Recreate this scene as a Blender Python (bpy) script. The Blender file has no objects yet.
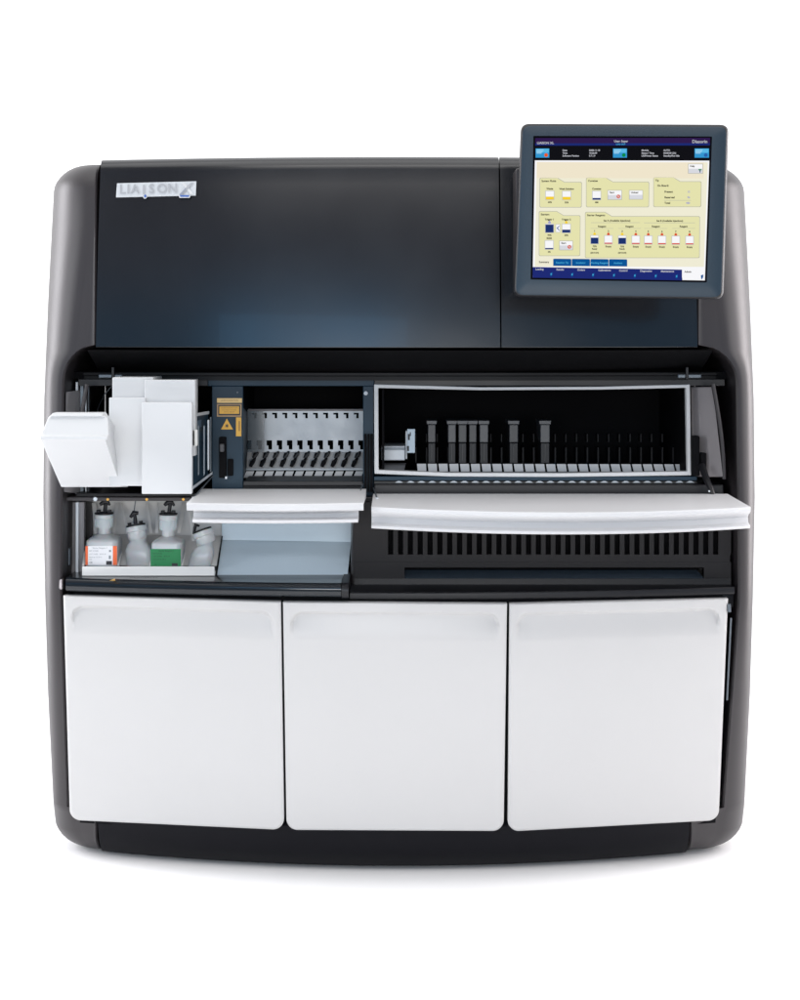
import bpy, bmesh, math, random
from mathutils import Vector, Matrix
random.seed(4)
C = bpy.context.scene.collection
D = 3.5; PXM = 0.002; PYC = 330.0; ZC = 1.12
# ---------------------------------------------------------------- geometry lookups
def P(px, py, y):
    s = PXM*(D+y)/D
    return Vector(((px-400)*s, y, ZC-(py-PYC)*s))
def yf(x, z, k=.18):
    if z < .24: k += .075*(1-max(z, 0)/.24)
    return k*x*x + .163*(z-.82)**2
def F(px, py, off=0.0):            # point of the bowed front surface
    y = 0
    for _ in range(6):
        p = P(px, py, y); y = yf(p.x, p.z)+off
    return P(px, py, y)
# ---------------------------------------------------------------- materials
MATS = {}
def mat(name, col, rough=.4, metal=0, spec=.5, coat=0, bump=0, bscale=300, var=.06, emit=None, trans=0, alpha=1, sss=0, vscale=6):
    if name in MATS: return MATS[name]
    m = bpy.data.materials.new(name); m.use_nodes = True
    nt = m.node_tree; b = nt.nodes['Principled BSDF']
    b.inputs['Base Color'].default_value = (*col, 1)
    b.inputs['Roughness'].default_value = rough
    b.inputs['Metallic'].default_value = metal
    b.inputs['Specular IOR Level'].default_value = spec
    b.inputs['Coat Weight'].default_value = coat
    b.inputs['Transmission Weight'].default_value = trans
    if sss:
        b.inputs['Subsurface Weight'].default_value = sss
        b.inputs['Subsurface Scale'].default_value = .01
    if emit is not None:
        b.inputs['Emission Color'].default_value = (*emit, 1)
        b.inputs['Emission Strength'].default_value = 1.0
    else:
        tc = nt.nodes.new('ShaderNodeTexCoord')
        n = nt.nodes.new('ShaderNodeTexNoise'); n.inputs['Scale'].default_value = vscale; n.inputs['Detail'].default_value = 6
        nt.links.new(tc.outputs['Object'], n.inputs['Vector'])
        mr = nt.nodes.new('ShaderNodeMapRange')
        mr.inputs['To Min'].default_value = max(rough-var, .02); mr.inputs['To Max'].default_value = rough+var
        nt.links.new(n.outputs['Fac'], mr.inputs['Value']); nt.links.new(mr.outputs['Result'], b.inputs['Roughness'])
        mx = nt.nodes.new('ShaderNodeMix'); mx.data_type = 'RGBA'
        mx.inputs['A'].default_value = (*[c*(1-var*.5) for c in col], 1); mx.inputs['B'].default_value = (*[min(c*(1+var*.5), 1) for c in col], 1)
        nt.links.new(n.outputs['Fac'], mx.inputs['Factor']); nt.links.new(mx.outputs['Result'], b.inputs['Base Color'])
        if bump:
            n2 = nt.nodes.new('ShaderNodeTexNoise'); n2.inputs['Scale'].default_value = bscale; n2.inputs['Detail'].default_value = 3
            nt.links.new(tc.outputs['Object'], n2.inputs['Vector'])
            bp = nt.nodes.new('ShaderNodeBump'); bp.inputs['Strength'].default_value = bump; bp.inputs['Distance'].default_value = .001
            nt.links.new(n2.outputs['Fac'], bp.inputs['Height']); nt.links.new(bp.outputs['Normal'], b.inputs['Normal'])
    MATS[name] = m
    return m
body = mat('charcoal_plastic', (.023, .0195, .0215), .42, spec=.5, bump=.06, bscale=900)
panel = mat('gloss_black_panel', (.006, .007, .0095), .24, spec=.6, coat=.1, bump=.02, bscale=700)
black = mat('black_plastic', (.006, .006, .008), .4, spec=.35)
dull = mat('matt_black', (.003, .003, .004), .8, spec=.12)
blue = mat('blue_black_metal', (.013, .034, .056), .45, spec=.22)
slate = mat('slate_blue_plastic', (.012, .027, .043), .42, spec=.4, bump=.1, bscale=1200)
white = mat('white_plastic', (.57, .57, .58), .36, spec=.4, bump=.04, bscale=1000, var=.03)
bright = mat('bright_white_plastic', (.57, .577, .585), .5, spec=.3, var=.02)
cream = mat('tray_white', (.84, .83, .81), .5, spec=.3, var=.03)
pale = mat('pale_blue_steel', (.64, .76, .85), .45, metal=.05, var=.05)
steel = mat('brushed_steel', (.60, .64, .68), .42, metal=.15, bump=.2, bscale=160, var=.12, vscale=25)
steel_dark = mat('dark_steel', (.12, .14, .16), .4, metal=.6)
bottle_m = mat('bottle_hdpe', (.64, .66, .67), .3, spec=.5, sss=.3, trans=.25)
counter_m = mat('gloss_black_counter', (.010, .013, .017), .12, spec=.45)
door_m = mat('door_light_grey', (.50, .493, .488), .36, spec=.4, bump=.04, bscale=1000, var=.03)
zinc = mat('zinc_plate', (.80, .80, .80), .5, var=.1, vscale=25)
orange = mat('orange_print', (.80, .13, .03), .5)
green = mat('green_print', (.0, .20, .055), .5)
paper = mat('paper_white', (.8, .8, .82), .6)
ink = mat('ink_black', (.015, .015, .02), .5)
inkgrey = mat('ink_grey', (.25, .27, .3), .6)
dgreen = mat('ink_dark_green', (.0, .06, .02), .5)
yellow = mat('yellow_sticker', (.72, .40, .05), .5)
pyellow = mat('pale_yellow_sticker', (.80, .55, .22), .5)
plate_m = mat('nameplate_white', (.54, .56, .58), .3, spec=.5)
letter_m = mat('nameplate_letter', (.36, .37, .39), .35)
navyp = mat('nameplate_blue', (.05, .12, .38), .4)
cart_m = mat('grey_cartridge_plastic', (.035, .036, .040), .4)
floor_m = mat('white_floor', (.97, .97, .97), .7, spec=.1, var=.01)
# ---------------------------------------------------------------- mesh builder
class MB:
    def __init__(s): s.v = []; s.f = []; s.mi = []; s.mats = []; s.sm = []
    def mid(s, m):
        if m not in s.mats: s.mats.append(m)
        return s.mats.index(m)
    def add(s, vs, fs, m, smooth=False):
        o = len(s.v); s.v += [Vector(v) for v in vs]; i = s.mid(m)
        for f in fs: s.f.append([o+j for j in f]); s.mi.append(i); s.sm.append(smooth)
    def bm(s, bm, m, smooth=False):
        bm.verts.index_update(); s.add([v.co.copy() for v in bm.verts], [[v.index for v in f.verts] for f in bm.faces], m, smooth); bm.free()
    def hexa(s, p, m, bev=0, seg=2):   # p: 8 points, front quad (TL TR BR BL) then back quad
        b = bmesh.new(); vs = [b.verts.new(q) for q in p]
        for f in ((0, 1, 2, 3), (7, 6, 5, 4), (0, 4, 5, 1), (1, 5, 6, 2), (2, 6, 7, 3), (3, 7, 4, 0)): b.faces.new([vs[i] for i in f])
        bmesh.ops.recalc_face_normals(b, faces=b.faces)
        if bev: bmesh.ops.bevel(b, geom=list(b.edges), offset=bev, segments=seg, profile=.5, affect='EDGES', clamp_overlap=True)
        s.bm(b, m, False)
    def box(s, x0, x1, y0, y1, z0, z1, m, bev=0, seg=2):
        s.hexa([(x0, y0, z1), (x1, y0, z1), (x1, y0, z0), (x0, y0, z0), (x0, y1, z1), (x1, y1, z1), (x1, y1, z0), (x0, y1, z0)], m, bev, seg)
    def pbox(s, a, b, c, d, y0, y1, m, bev=0, seg=2):   # photo rectangle a,b .. c,d at depth y0, pushed straight back to y1
        p = P(a, b, y0); q = P(c, d, y0); s.box(p.x, q.x, y0, y1, q.z, p.z, m, bev, seg)
    def pslab(s, pts, y0s, th, m, bev=0):                # quad of photo points with own depths, thickness th backwards
        if not hasattr(y0s, '__len__'): y0s = [y0s]*4
        f = [P(*p, y) for p, y in zip(pts, y0s)]
        s.hexa(f+[q+Vector((0, th, 0)) for q in f], m, bev)
    def poly(s, pts, th, m, d=Vector((0, 1, 0))):        # flat outline with thickness
        n = len(pts); pts = [Vector(p) for p in pts]
        s.add(pts+[p+d*th for p in pts], [list(range(n)), list(range(2*n-1, n-1, -1))]+[[i, i+n, (i+1) % n+n, (i+1) % n] for i in range(n)], m)
    def sweep(s, prof, xs, m, yo=lambda x: 0, cap=True, smooth=True, closed=True, trim=None):
        n = len(prof); vs = []; fs = []
        for x in xs:
            for (y, z) in prof: vs.append((x, y+yo(x), z))
        for i in range(len(xs)-1):
            for j in range(n if closed else n-1):
                a = i*n+j; b = i*n+(j+1) % n; fs.append([a, b, b+n, a+n])
        if cap and closed: fs += [list(range(n))[::-1], [(len(xs)-1)*n+j for j in range(n)]]
        s.add(vs, fs, m, smooth)
    def tube(s, pts, r, m, n=10):
        pts = [Vector(p) for p in pts]; vs = []; fs = []
        rr = r if hasattr(r, '__len__') else [r]*len(pts)
        for i, p in enumerate(pts):
            t = (pts[min(i+1, len(pts)-1)]-pts[max(i-1, 0)]).normalized()
            a = t.cross(Vector((0, 0, 1)) if abs(t.z) < .9 else Vector((1, 0, 0))).normalized(); b = t.cross(a)
            for k in range(n):
                w = 2*math.pi*k/n; vs.append(p+(a*math.cos(w)+b*math.sin(w))*rr[i])
        for i in range(len(pts)-1):
            for k in range(n): fs.append([i*n+k, i*n+(k+1) % n, (i+1)*n+(k+1) % n, (i+1)*n+k])
        fs += [list(range(n))[::-1], [(len(pts)-1)*n+k for k in range(n)]]
        s.add(vs, fs, m, True)
    def lathe(s, c, prof, m, n=28, M=None, sx=1, sy=1, pw=2.0):   # prof: (r, h); pw>2 gives a rounded square section
        vs = []; fs = []; c = Vector(c)
        for (r, h) in prof:
            for k in range(n):
                w = 2*math.pi*k/n; cc, ss = math.cos(w), math.sin(w)
                q = (abs(cc)**pw+abs(ss)**pw)**(-1/pw)
                v = Vector((r*cc*q*sx, r*ss*q*sy, h)); vs.append(c+(M @ v if M else v))
        L = len(prof)
        for i in range(L-1):
            for k in range(n): fs.append([i*n+k, i*n+(k+1) % n, (i+1)*n+(k+1) % n, (i+1)*n+k])
        fs += [list(range(n))[::-1], [(L-1)*n+k for k in range(n)]]
        s.add(vs, fs, m, True)
    def build(s, name, parent=None, org=(0, 0, 0), autosm=40):
        o0 = Vector(parent['_o']) if parent else Vector(org)
        me = bpy.data.meshes.new(name); me.from_pydata([v-o0 for v in s.v], [], s.f)
        for m in s.mats: me.materials.append(m)
        me.polygons.foreach_set('material_index', s.mi)
        me.polygons.foreach_set('use_smooth', s.sm); me.update()
        b = bmesh.new(); b.from_mesh(me); bmesh.ops.remove_doubles(b, verts=b.verts, dist=1e-6)
        bmesh.ops.recalc_face_normals(b, faces=b.faces)
        for e in b.edges:
            if len(e.link_faces) == 2 and e.calc_face_angle(0) > math.radians(autosm): e.smooth = False
        b.to_mesh(me); b.free()
        o = bpy.data.objects.new(name, me); C.objects.link(o)
        if parent: o.parent = parent
        else: o.location = o0
        o['_o'] = list(o0)
        return o
def tag(o, label=None, cat=None, group=None, kind=None):
    if label: o['label'] = label
    if cat: o['category'] = cat
    if group: o['group'] = group
    if kind: o['kind'] = kind
    return o
def empty(name, loc, label, cat, group=None):
    o = bpy.data.objects.new(name, None); C.objects.link(o); o.location = loc; o['_o'] = list(loc); o.empty_display_size = .05
    return tag(o, label, cat, group)
def text_mesh(txt, size=1.0, align='CENTER', bold=0):     # flat text as (verts, faces) in its own plane
    cu = bpy.data.curves.new('t', 'FONT'); cu.body = txt; cu.size = size; cu.align_x = align; cu.align_y = 'CENTER'; cu.resolution_u = 3; cu.offset = bold
    ob = bpy.data.objects.new('t', cu); C.objects.link(ob)
    dg = bpy.context.evaluated_depsgraph_get(); me = bpy.data.meshes.new_from_object(ob.evaluated_get(dg))
    vs = [v.co.copy() for v in me.vertices]; fs = [list(p.vertices) for p in me.polygons]
    bpy.data.objects.remove(ob); bpy.data.curves.remove(cu); bpy.data.meshes.remove(me)
    return vs, fs
def put_text(mb, txt, px, py, size, m, mp, align='CENTER', xs=1.0, bold=0):   # size in photo pixels; mp maps (px,py)->3D
    vs, fs = text_mesh(txt, size, align, bold)
    if vs: mb.add([mp(px+v.x*xs, py-v.y) for v in vs], fs, m)

# ================================================================ SETTING
fl = MB(); fl.add([(2.3*math.cos(i*math.pi/48), 2.3*math.sin(i*math.pi/48), 0) for i in range(96)], [list(range(96))], floor_m)
tag(fl.build('floor'), 'seamless white studio floor under the analyzer', kind='structure')

# ================================================================ ANALYZER
A = empty('laboratory_analyzer', (0, .4, 0), 'large charcoal and white bench-size immunoassay analyzer with open covers and three white lower doors', 'laboratory analyzer')
lerp = lambda a, b, t: a+(b-a)*t
def interp(tab, v):
    for (a, b), (c, d) in zip(tab, tab[1:]):
        if v <= c: return lerp(b, d, min(max((v-a)/(c-a), 0), 1))
    return tab[-1][1]
zof = lambda py, y=.1: P(400, py, y).z
BACK = .85
# ---- side panels, lofted row by row
def side(sg):
    n_arc, n_c = 10, 12
    off = [(150, 338), (180, 344), (300, 350), (400, 354), (500, 355), (600, 353), (700, 350), (830, 344), (880, 340)]
    if sg < 0: off = [(a, b+2) for a, b in off]
    seam = [(150, 303 if sg < 0 else 297), (345, 304 if sg < 0 else 297)]
    c0 = seam[-1][1]
    for i in range(1, 9):
        t = i/8; seam.append((345+38*(1-math.cos(t*math.pi/2)), c0+(336-c0)*math.sin(t*math.pi/2)))
    seam += [(500, 337.5), (590, 338), (596, 338), (820, 331 if sg < 0 else 322), (821, 303 if sg < 0 else 290), (880, 303 if sg < 0 else 290)]
    rows = []
    ztop = zof(161, .12); zb = .0
    R = .055; Rb = .07
    zs = []
    for i in range(9):  # top rounding
        a = math.pi/2*i/8; zs.append((ztop-R+R*math.cos(a), R*(1-math.sin(a))))
    pys = [185+i*(345-185)/8 for i in range(9)]+[345+38*(1-math.cos(i/8*math.pi/2)) for i in range(1, 9)]+[400+i*20 for i in range(21)]+[820, 821, 828]
    for p in pys:
        z = zof(p, .08)
        if zs[-1][0]-z > .002: zs.append((z, 0))
    zlow = Rb
    for i in range(1, 9):
        a = math.pi/2*i/8; zs.append((Rb-Rb*math.sin(a)+.003, .9*Rb*(1-math.cos(a))))
    V = []
    zs.insert(0, (ztop+.0005, .30))
    for z, inset in zs:
        py = PYC+(ZC-z)/(PXM*(D+.12)/D)
        hw = interp(off, py)*.002*(D+.2)/D-inset
        sx0 = interp(seam, py)
        yy = .08
        for _ in range(4): sx = sx0*.002*(D+yy)/D; yy = yf(sx, z)
        sx = min(sx, hw-.02)
        rr = interp([(180, .12), (400, .066), (850, .066)], py)
        for _ in range(6):            # widen or narrow until the outermost visible point sits on the measured outline
            rc = min(rr, (hw-sx)*.92); xc = hw-rc
            row = [(sx-.0, yf(sx, z)+inset+.5), (sx, yf(sx, z)+inset+.02), (sx+.0005, yf(sx, z)+inset+.004), (sx+.004, yf(sx, z)+inset)]
            for i in range(1, n_arc+1):
                x = lerp(sx+.004, xc, i/n_arc); row.append((x, yf(x, z)+inset))
            y0 = yf(xc, z)+inset; slope = 2*.18*xc
            for i in range(1, n_c+1):
                a = math.pi/2*i/n_c; row.append((xc+rc*math.sin(a), y0+rc*1.25*(1-math.cos(a))+slope*rc*.4*math.sin(a)))
            row.append((hw, .6)); row.append((hw-.01, BACK))
            far = max(x/(.002*(D+y)/D) for x, y in row)
            hw += (interp(off, py)-inset/.00215-far)*.0021
            hw = max(hw, sx+.02)
        V.append([(sg*x, y, z) for x, y in row])
    m = MB(); n = len(V[0]); vs = [v for r in V for v in r]; fs = []
    for i in range(len(V)-1):
        for j in range(n-1): a = i*n+j; fs.append([a, a+1, a+1+n, a+n])
    m.add(vs, fs, body, True)
    # rear skin closing the shell
    return m.build('side_panel', A, autosm=35)
side(-1); side(1)
XS = lambda a, b, n: [lerp(a, b, i/n) for i in range(n+1)]
# ---- upper fascia panels
def fascia(pa, pb, m=panel, name='front_panel'):
    zt = zof(156.5, .09); za = zof(347, 0); R = .028
    x0 = (pa-400)*.002*(D+(.10 if pa < 200 else .05))/D; x1 = (pb-400)*.002*(D+(.09 if pb > 600 else .05))/D
    mb = MB(); prof = [(BACK-.02, zt-.004), (.3, zt)]
    for i in range(8):
        a = math.pi/2*i/7; prof.append((.163*(zt-R-.82)**2+R*(1-math.sin(a)), zt-R+R*math.cos(a)))
    for i in range(1, 13):
        z = lerp(zt-R, za, i/12); prof.append((.163*(z-.82)**2, z))
    y = prof[-1][0]; prof += [(y+.0005, za-.0012), (.5, za-.0012), (BACK-.02, .9)]
    mb.sweep(prof, XS(x0, x1, 24), m, yo=lambda x: .18*x*x)
    return mb.build(name, A, autosm=25)
tp = fascia(97.5, 499.3); tag(tp, 'wide glossy black upper front panel carrying the nameplate')
tp2 = fascia(500.7, 696.5); tag(tp2, 'narrower black upper front panel behind the monitor')
# recess band under the fascia (sloping down and back)
mb = MB(); za = zof(347, 0)-.007
mb.sweep([(.012, za), (.16, zof(372, .2)), (.2, zof(372, .2)), (.3, za)], XS(-.64, .64, 24), dull, yo=lambda x: .16*x*x)
mb.build('recess_band', A)
mb = MB()
mb.sweep([(.15, zof(372.5, .19)), (.15, zof(375, .19)), (.158, zof(376, .19)), (.158, zof(380, .19)), (.2, zof(380, .19)), (.2, zof(372.5, .19))], XS(-.665, .665, 24), mat('rail_black', (.004, .004, .005), .5, spec=.2), yo=lambda x: .06*x*x, smooth=False)
mb.build('top_rail', A)
for s in (-1, 1):   # grey hinge ends of the rail
    mb = MB(); x = s*.632; mb.box(min(x, x-s*.05), max(x, x-s*.05), .165, .185, zof(378, .17), zof(374, .17), steel_dark, .002)
    mb.box(s*.6-.003, s*.6+.003, .155, .17, zof(379, .17), zof(367, .16), black, .001)
    mb.build('rail_bracket', A)
# ---- bay fascia (blue-black metal frame with three openings)
YB = .18
mb = MB()
def fr(a, b, c, d, m=blue, y0=YB, y1=YB+.012, bev=.0012): mb.pbox(a, b, c, d, y0, y1, m, bev)
fr(208, 379, 374, 386); fr(78, 379, 207.9, 386, black); fr(374.1, 379, 725, 386, black); fr(212, 386.05, 243, 497); fr(363, 386.05, 373.6, 496)
fr(243.05, 486, 362.95, 497, black)
mb.build('bay_frame', A)
# cavity lining
mb = MB()
zt_, zb_ = zof(378, YB), .6
def wall(a, b, c, d, y0, y1, m=dull): mb.pbox(a, b, c, d, y0, y1, m)
# back walls and partitions
mb.box(-.69, .69, .62, .64, .5, 1.1, dull)
mb.box(-.69, .69, YB+.014, .62, zof(379, YB), zof(372, YB), dull)        # ceiling
for x in (-.372, -.345, -.06, -.036, .612): mb.box(x-.002, x+.002, YB+.014, .62, zof(495, YB), zof(379, YB), dull)
mb.box(-.69, .69, YB+.014, .62, zof(498, YB), zof(495, YB), dull)        # bay floor
mb.build('bay_lining', A)
# inner cheeks, charcoal like the body; light on them put into a paler colour
cheek = mat('lit_grey_cheek_plastic', (.27, .25, .255), .4, bump=.05, bscale=800)
for sg, X in ((1, 1), (-1, -1)):
    mb = MB()
    cm = cheek if sg > 0 else mat('lit_pale_cheek', (.28, .27, .28), .4)
    if sg > 0: pts = [(690, 387), (713, 387), (723, 477), (692, 477)]; ys = [.2, .12, .1, .2]
    else: pts = [(66, 392), (82, 390), (82, 494), (64, 492)]; ys = [.1, .2, .2, .1]
    f = [P(*p, y) for p, y in zip(pts, ys)]
    mb.hexa(f+[q+Vector((0, .012, 0)) for q in f], cm, .002)
    mb.build('inner_cheek', A)
# black curved edging that trims the right cheek and left cheek
for sg in (1, -1):
    mb = MB(); pts = []
    for i in range(10):
        t = i/9; px = 713+11*math.sin(t*math.pi/2); py = 384+95*t
        if sg < 0: px = 400-(px-400)
        pts.append(P(px, py, .105))
    mb.tube(pts, .0045, body, 8); mb.build('edge_trim', A)
# ---- sill below the bays
mb = MB()
mb.pbox(76, 493, 214, 497, .15, .3, black, .002); mb.pbox(64, 497.1, 214, 501, .13, .3, body, .002)
mb.pbox(214.1, 497.1, 725, 502, .15, .3, black, .002)
mb.pbox(243, 481.2, 363, 486, .165, .3, black, .002)
mb.pbox(374, 484.5, 724, 496, .155, .3, black, .003)
mb.pbox(374, 476.6, 697, 480.6, .168, .3, blue, .001)
mb.pbox(374, 480.8, 697, 484.3, .176, .3, black, .001)
sill = mb.build('bay_sill', A)
mb = MB()
for i in range(28):
    px = 400+i*10.75 if i else 399
    if px > 692: break
    a = P(px-4, 482.6, .172); b = P(px+4, 482.6, .172); c = P(px+1.2, 481, .172); d = P(px-1.2, 481, .172)
    mb.poly([a, b, c, d], .003, steel)
mb.build('guide_tooth_strip', sill)
for px in (108, 147, 183.5):
    mb = MB(); q = P(px, 499.3, .127); mb.lathe(q, [(.0, -.002), (.0028, -.001), (.0028, .004)], mat('brass', (.6, .33, .08), .35, metal=.8), 12, M=Matrix.Rotation(math.pi/2, 3, 'X')); mb.build('screw', sill)
mb = MB(); q = P(95.5, 499, .127); mb.lathe(q, [(.0, -.003), (.0042, -.002), (.0042, .004)], steel, 12, M=Matrix.Rotation(math.pi/2, 3, 'X'))
mb.build('screw', sill)

# ---- left bay: uprights, cable, drawer rails
mb = MB()
for a, b, m in ((75.5, 78, steel), (80, 83.5, steel_dark), (85, 86.3, steel), (88, 89, steel_dark)):
    mb.pbox(a, 383 if a > 76 else 382, b, 494, .185, .2, m, .001)
mb.pbox(66, 391, 74, 396, .15, .17, steel_dark, .002); mb.pbox(69.5, 396, 73, 402, .155, .17, steel, .002)
mb.build('upright_rail', A)
mb = MB()
mb.tube([P(112, 386, .3), P(104, 395, .3), P(98, 408, .28), P(96, 420, .26), P(99, 430, .25)], .0012, steel_dark)
mb.tube([P(96, 417, .25), P(112, 416, .25)], .0012, steel); mb.tube([P(96, 423, .25), P(112, 424, .25)], .0012, steel_dark)
mb.build('cable', A)
mb = MB()   # open metal carriage seen right of the white blocks
mb.pslab([(192, 414), (209, 411), (209, 414), (192, 417)], [.02, .17, .17, .02], .004, steel)
mb.pslab([(192, 417.2), (208, 414.2), (208, 478), (192, 491)], [.02, .17, .17, .02], .004, blue)
mb.pslab([(196, 421), (204, 419), (204, 425), (196, 430)], [.015, .15, .15, .015], .004, mat('blue_part', (.05, .10, .16), .4))
for a in (198, 203.5): mb.pslab([(a, 426), (a+1.2, 425.6), (a+1.2, 474), (a, 476)], .03, .004, steel_dark)
mb.pbox(207.3, 420, 209, 470, .1, .11, steel, .001)
mb.pbox(210, 417, 211.2, 472, .15, .16, steel_dark, .0005)
mb.pslab([(192, 487), (212, 472), (212, 474.5), (192, 490)], [.02, .15, .15, .02], .01, steel)
mb.build('drawer_carriage', A)
# white blocks
dr = MB(); dr.pbox(144.5, 380, 195.2, 456, .0, .03, bright, .0015)
dr.pbox(150, 380.5, 190, 440, .0305, .17, bright, .001); dr.pbox(190.05, 430, 197.2, 446, -.0, .012, cream, .001)
db = dr.build('drawer', A); tag(db, 'right-hand tall white drawer block, reaching lowest of the two')
fb = MB(); fb.pbox(141.7, 402.3, 192, 494, -.06, -.045, bright, .0018); fb.pbox(147, 408, 178, 488, -.046, -.003, bright, .001); fb.build('front_block', db)
dr = MB(); dr.pbox(112.3, 377.4, 153.3, 450, .035, .165, bright, .0015)
db = dr.build('drawer', A); tag(db, 'left-hand white drawer block, standing slightly taller and farther back')
fb = MB(); fb.pbox(109, 397.7, 145.3, 486, -.015, .0, bright, .0018); fb.pbox(114, 404, 138, 480, -.001, .034, bright, .001); fb.build('front_block', db)
# tilt-out bin
mb = MB()
xl, xr = -.684, -.562
prof = [(.03, zof(487, .03)), (-.155, P(0, 441, -.155).z), (-.162, P(0, 439.5, -.162).z), (-.162, P(0, 436.5, -.162).z), (-.15, P(0, 434.5, -.15).z), (-.125, P(0, 418, -.125).z),
        (-.13, P(0, 416, -.13).z), (-.12, P(0, 413, -.12).z), (-.08, P(0, 412.5, -.1).z), (.06, P(0, 440, .06).z), (.12, zof(487, .12))]
vs = []
for i, (y, z) in enumerate(prof):
    a, b = xl, xr
    if i in (2, 3, 4): a -= .003; b += .004
    if i in (6, 7, 8): a += .012; b -= .012
    if i == 5: a += .006; b -= .003
    vs += [(a, y, z), (b, y, z)]
n = len(prof); bb = bmesh.new(); V = [bb.verts.new(v) for v in vs]
for i in range(n):
    j = (i+1) % n; bb.faces.new([V[2*i], V[2*i+1], V[2*j+1], V[2*j]])
bb.faces.new([V[2*i] for i in range(n)][::-1]); bb.faces.new([V[2*i+1] for i in range(n)])
bmesh.ops.recalc_face_normals(bb, faces=bb.faces)
bmesh.ops.bevel(bb, geom=list(bb.edges), offset=.0018, segments=2, profile=.5, affect='EDGES', clamp_overlap=True)
mb.bm(bb, bright); tag(mb.build('tilt_out_bin', A), 'white wedge-shaped bin tilted out at the far left')

# ---- warning labels on the left post
yl = YB-.001
def P2(y): return lambda px, py: P(px, py, y)
mb = MB(); mb.pbox(217, 398.2, 242, 402.8, yl-.0006, YB, pyellow)
put_text(mb, 'LASER RADIATION', 229.5, 400.5, 2.1, mat('ink_brown', (.35, .17, .03), .5), P2(yl-.0009))
mb.build('warning_label', A)
mb = MB(); mb.pbox(217, 404, 241.5, 416.6, yl-.0004, YB, mat('tan_print', (.42, .27, .13), .5)); mb.pbox(218.2, 405, 240.3, 415.4, yl-.0008, yl-.0005, ink)
mb.pbox(219.3, 406.2, 239.2, 413.8, yl-.0012, yl-.0009, yellow)
put_text(mb, 'LASER RADIATION', 229.3, 407.9, 2.0, MATS['ink_brown'], P2(yl-.0015)); put_text(mb, 'DO NOT STARE', 229.3, 410, 2.0, MATS['ink_brown'], P2(yl-.0015)); put_text(mb, 'INTO BEAM', 229.3, 412, 2.0, MATS['ink_brown'], P2(yl-.0015))
mb.build('warning_label', A)
mb = MB(); mb.poly([P(226.8, 418.6, yl), P(233, 429.4, yl), P(221, 429.4, yl)], .0008, yellow)
mb.lathe(P(226.9, 425.8, yl-.0005), [(.0001, -.0003), (.0022, 0), (.0022, .0004)], ink, 12, M=Matrix.Rotation(math.pi/2, 3, 'X'))
for k in range(8):
    a = k*math.pi/4; mb.poly([P(226.9+math.cos(a)*2.4, 425.8+math.sin(a)*2.4, yl-.0005), P(226.9+math.cos(a+.25)*1.2, 425.8+math.sin(a+.25)*1.2, yl-.0005), P(226.9+math.cos(a-.25)*1.2, 425.8+math.sin(a-.25)*1.2, yl-.0005)], .0003, ink)
mb.build('warning_triangle', A)
mb = MB(); mb.pbox(236, 417.4, 241.3, 436.2, yl-.0004, YB, yellow); mb.pbox(238.6, 421, 240, 431, yl-.0006, yl-.0005, MATS['ink_brown']); mb.build('warning_label', A)
# latch parts on the posts
mb = MB()
mb.pbox(219, 437, 226, 478, .165, .18, dull, .002); mb.pbox(227.5, 459, 233, 476, .17, .18, dull, .002); mb.pbox(219.5, 444, 224, 452, .155, .166, mat('mid_grey', (.06, .06, .065), .5), .002)
mb.pbox(225, 476.5, 227, 479, .15, .16, steel, .001)
mb.build('latch', A)
mb = MB()
for a, b in ((364.2, 366.6), (367.6, 369.4), (370.3, 372.8)): mb.pbox(a, 434, b, 492, .168, .1795, dull, .001)
mb.build('latch', A)
mb = MB(); sc = Matrix.Rotation(math.pi/2, 3, 'X')
mb.lathe(P(365.8, 393.2, .1795), [(.0014, .003), (.0022, .0035), (.0042, .003), (.0042, 0)], steel, 16, M=sc); mb.build('screw', A); mb = MB(); mb.lathe(P(237.5, 392.5, .1795), [(.001, .0005), (.0022, .001), (.0022, 0)], steel_dark, 12, M=sc)
mb.build('screw', A)
# ---- centre bay steel rack
mb = MB(); YR = .44
n0, pitch, N = 246.0, 10.25, 12
mb.pbox(246, 410, 364, 412.8, YR, YR+.003, steel); mb.pbox(246, 418.3, 364, 440.3, YR, YR+.003, steel); mb.pbox(246, 449.5, 364, 452, YR, YR+.003, steel)
mb.pbox(248, 409, 364, 411, YR-.006, YR-.0005, mat('grey_lip', (.30, .28, .29), .5), .001)
prev = 246
for i in range(12):
    h0 = 254.3+i*10.2
    if h0+2.4 > 364: break
    mb.pbox(prev, 414.6, h0, 418.3, YR, YR+.003, steel); mb.pbox(prev, 412.8, h0-2.6, 414.6, YR, YR+.003, steel); prev = h0+2.4
mb.pbox(prev, 412.8, 364.5, 418.3, YR, YR+.003, steel)
prev = 246
for i in range(12):
    h0 = 246.2+i*10.2+(0 if i else -.2)
    if i: mb.pbox(prev, 440.3, h0, 449.5, YR, YR+.003, steel)
    if i: mb.pbox(h0-.01, 445.5, h0+1.8, 449.5, YR, YR+.003, steel)
    prev = h0+5.4
rk = mb.build('rack_plate', A)
mb = MB(); 
mb.pslab([(246, 452.2), (364, 452.2), (366, 468), (243.5, 468)], [YR, YR, .40, .40], .003, zinc)
mb.pslab([(243.5, 468.3), (366, 468.3), (366, 470.3), (243.5, 470.3)], [.385]*4, .003, steel)
mb.build('rack_ramp', A)
mb = MB()   # black sprung clips on the ramp, two rows per lane
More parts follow.
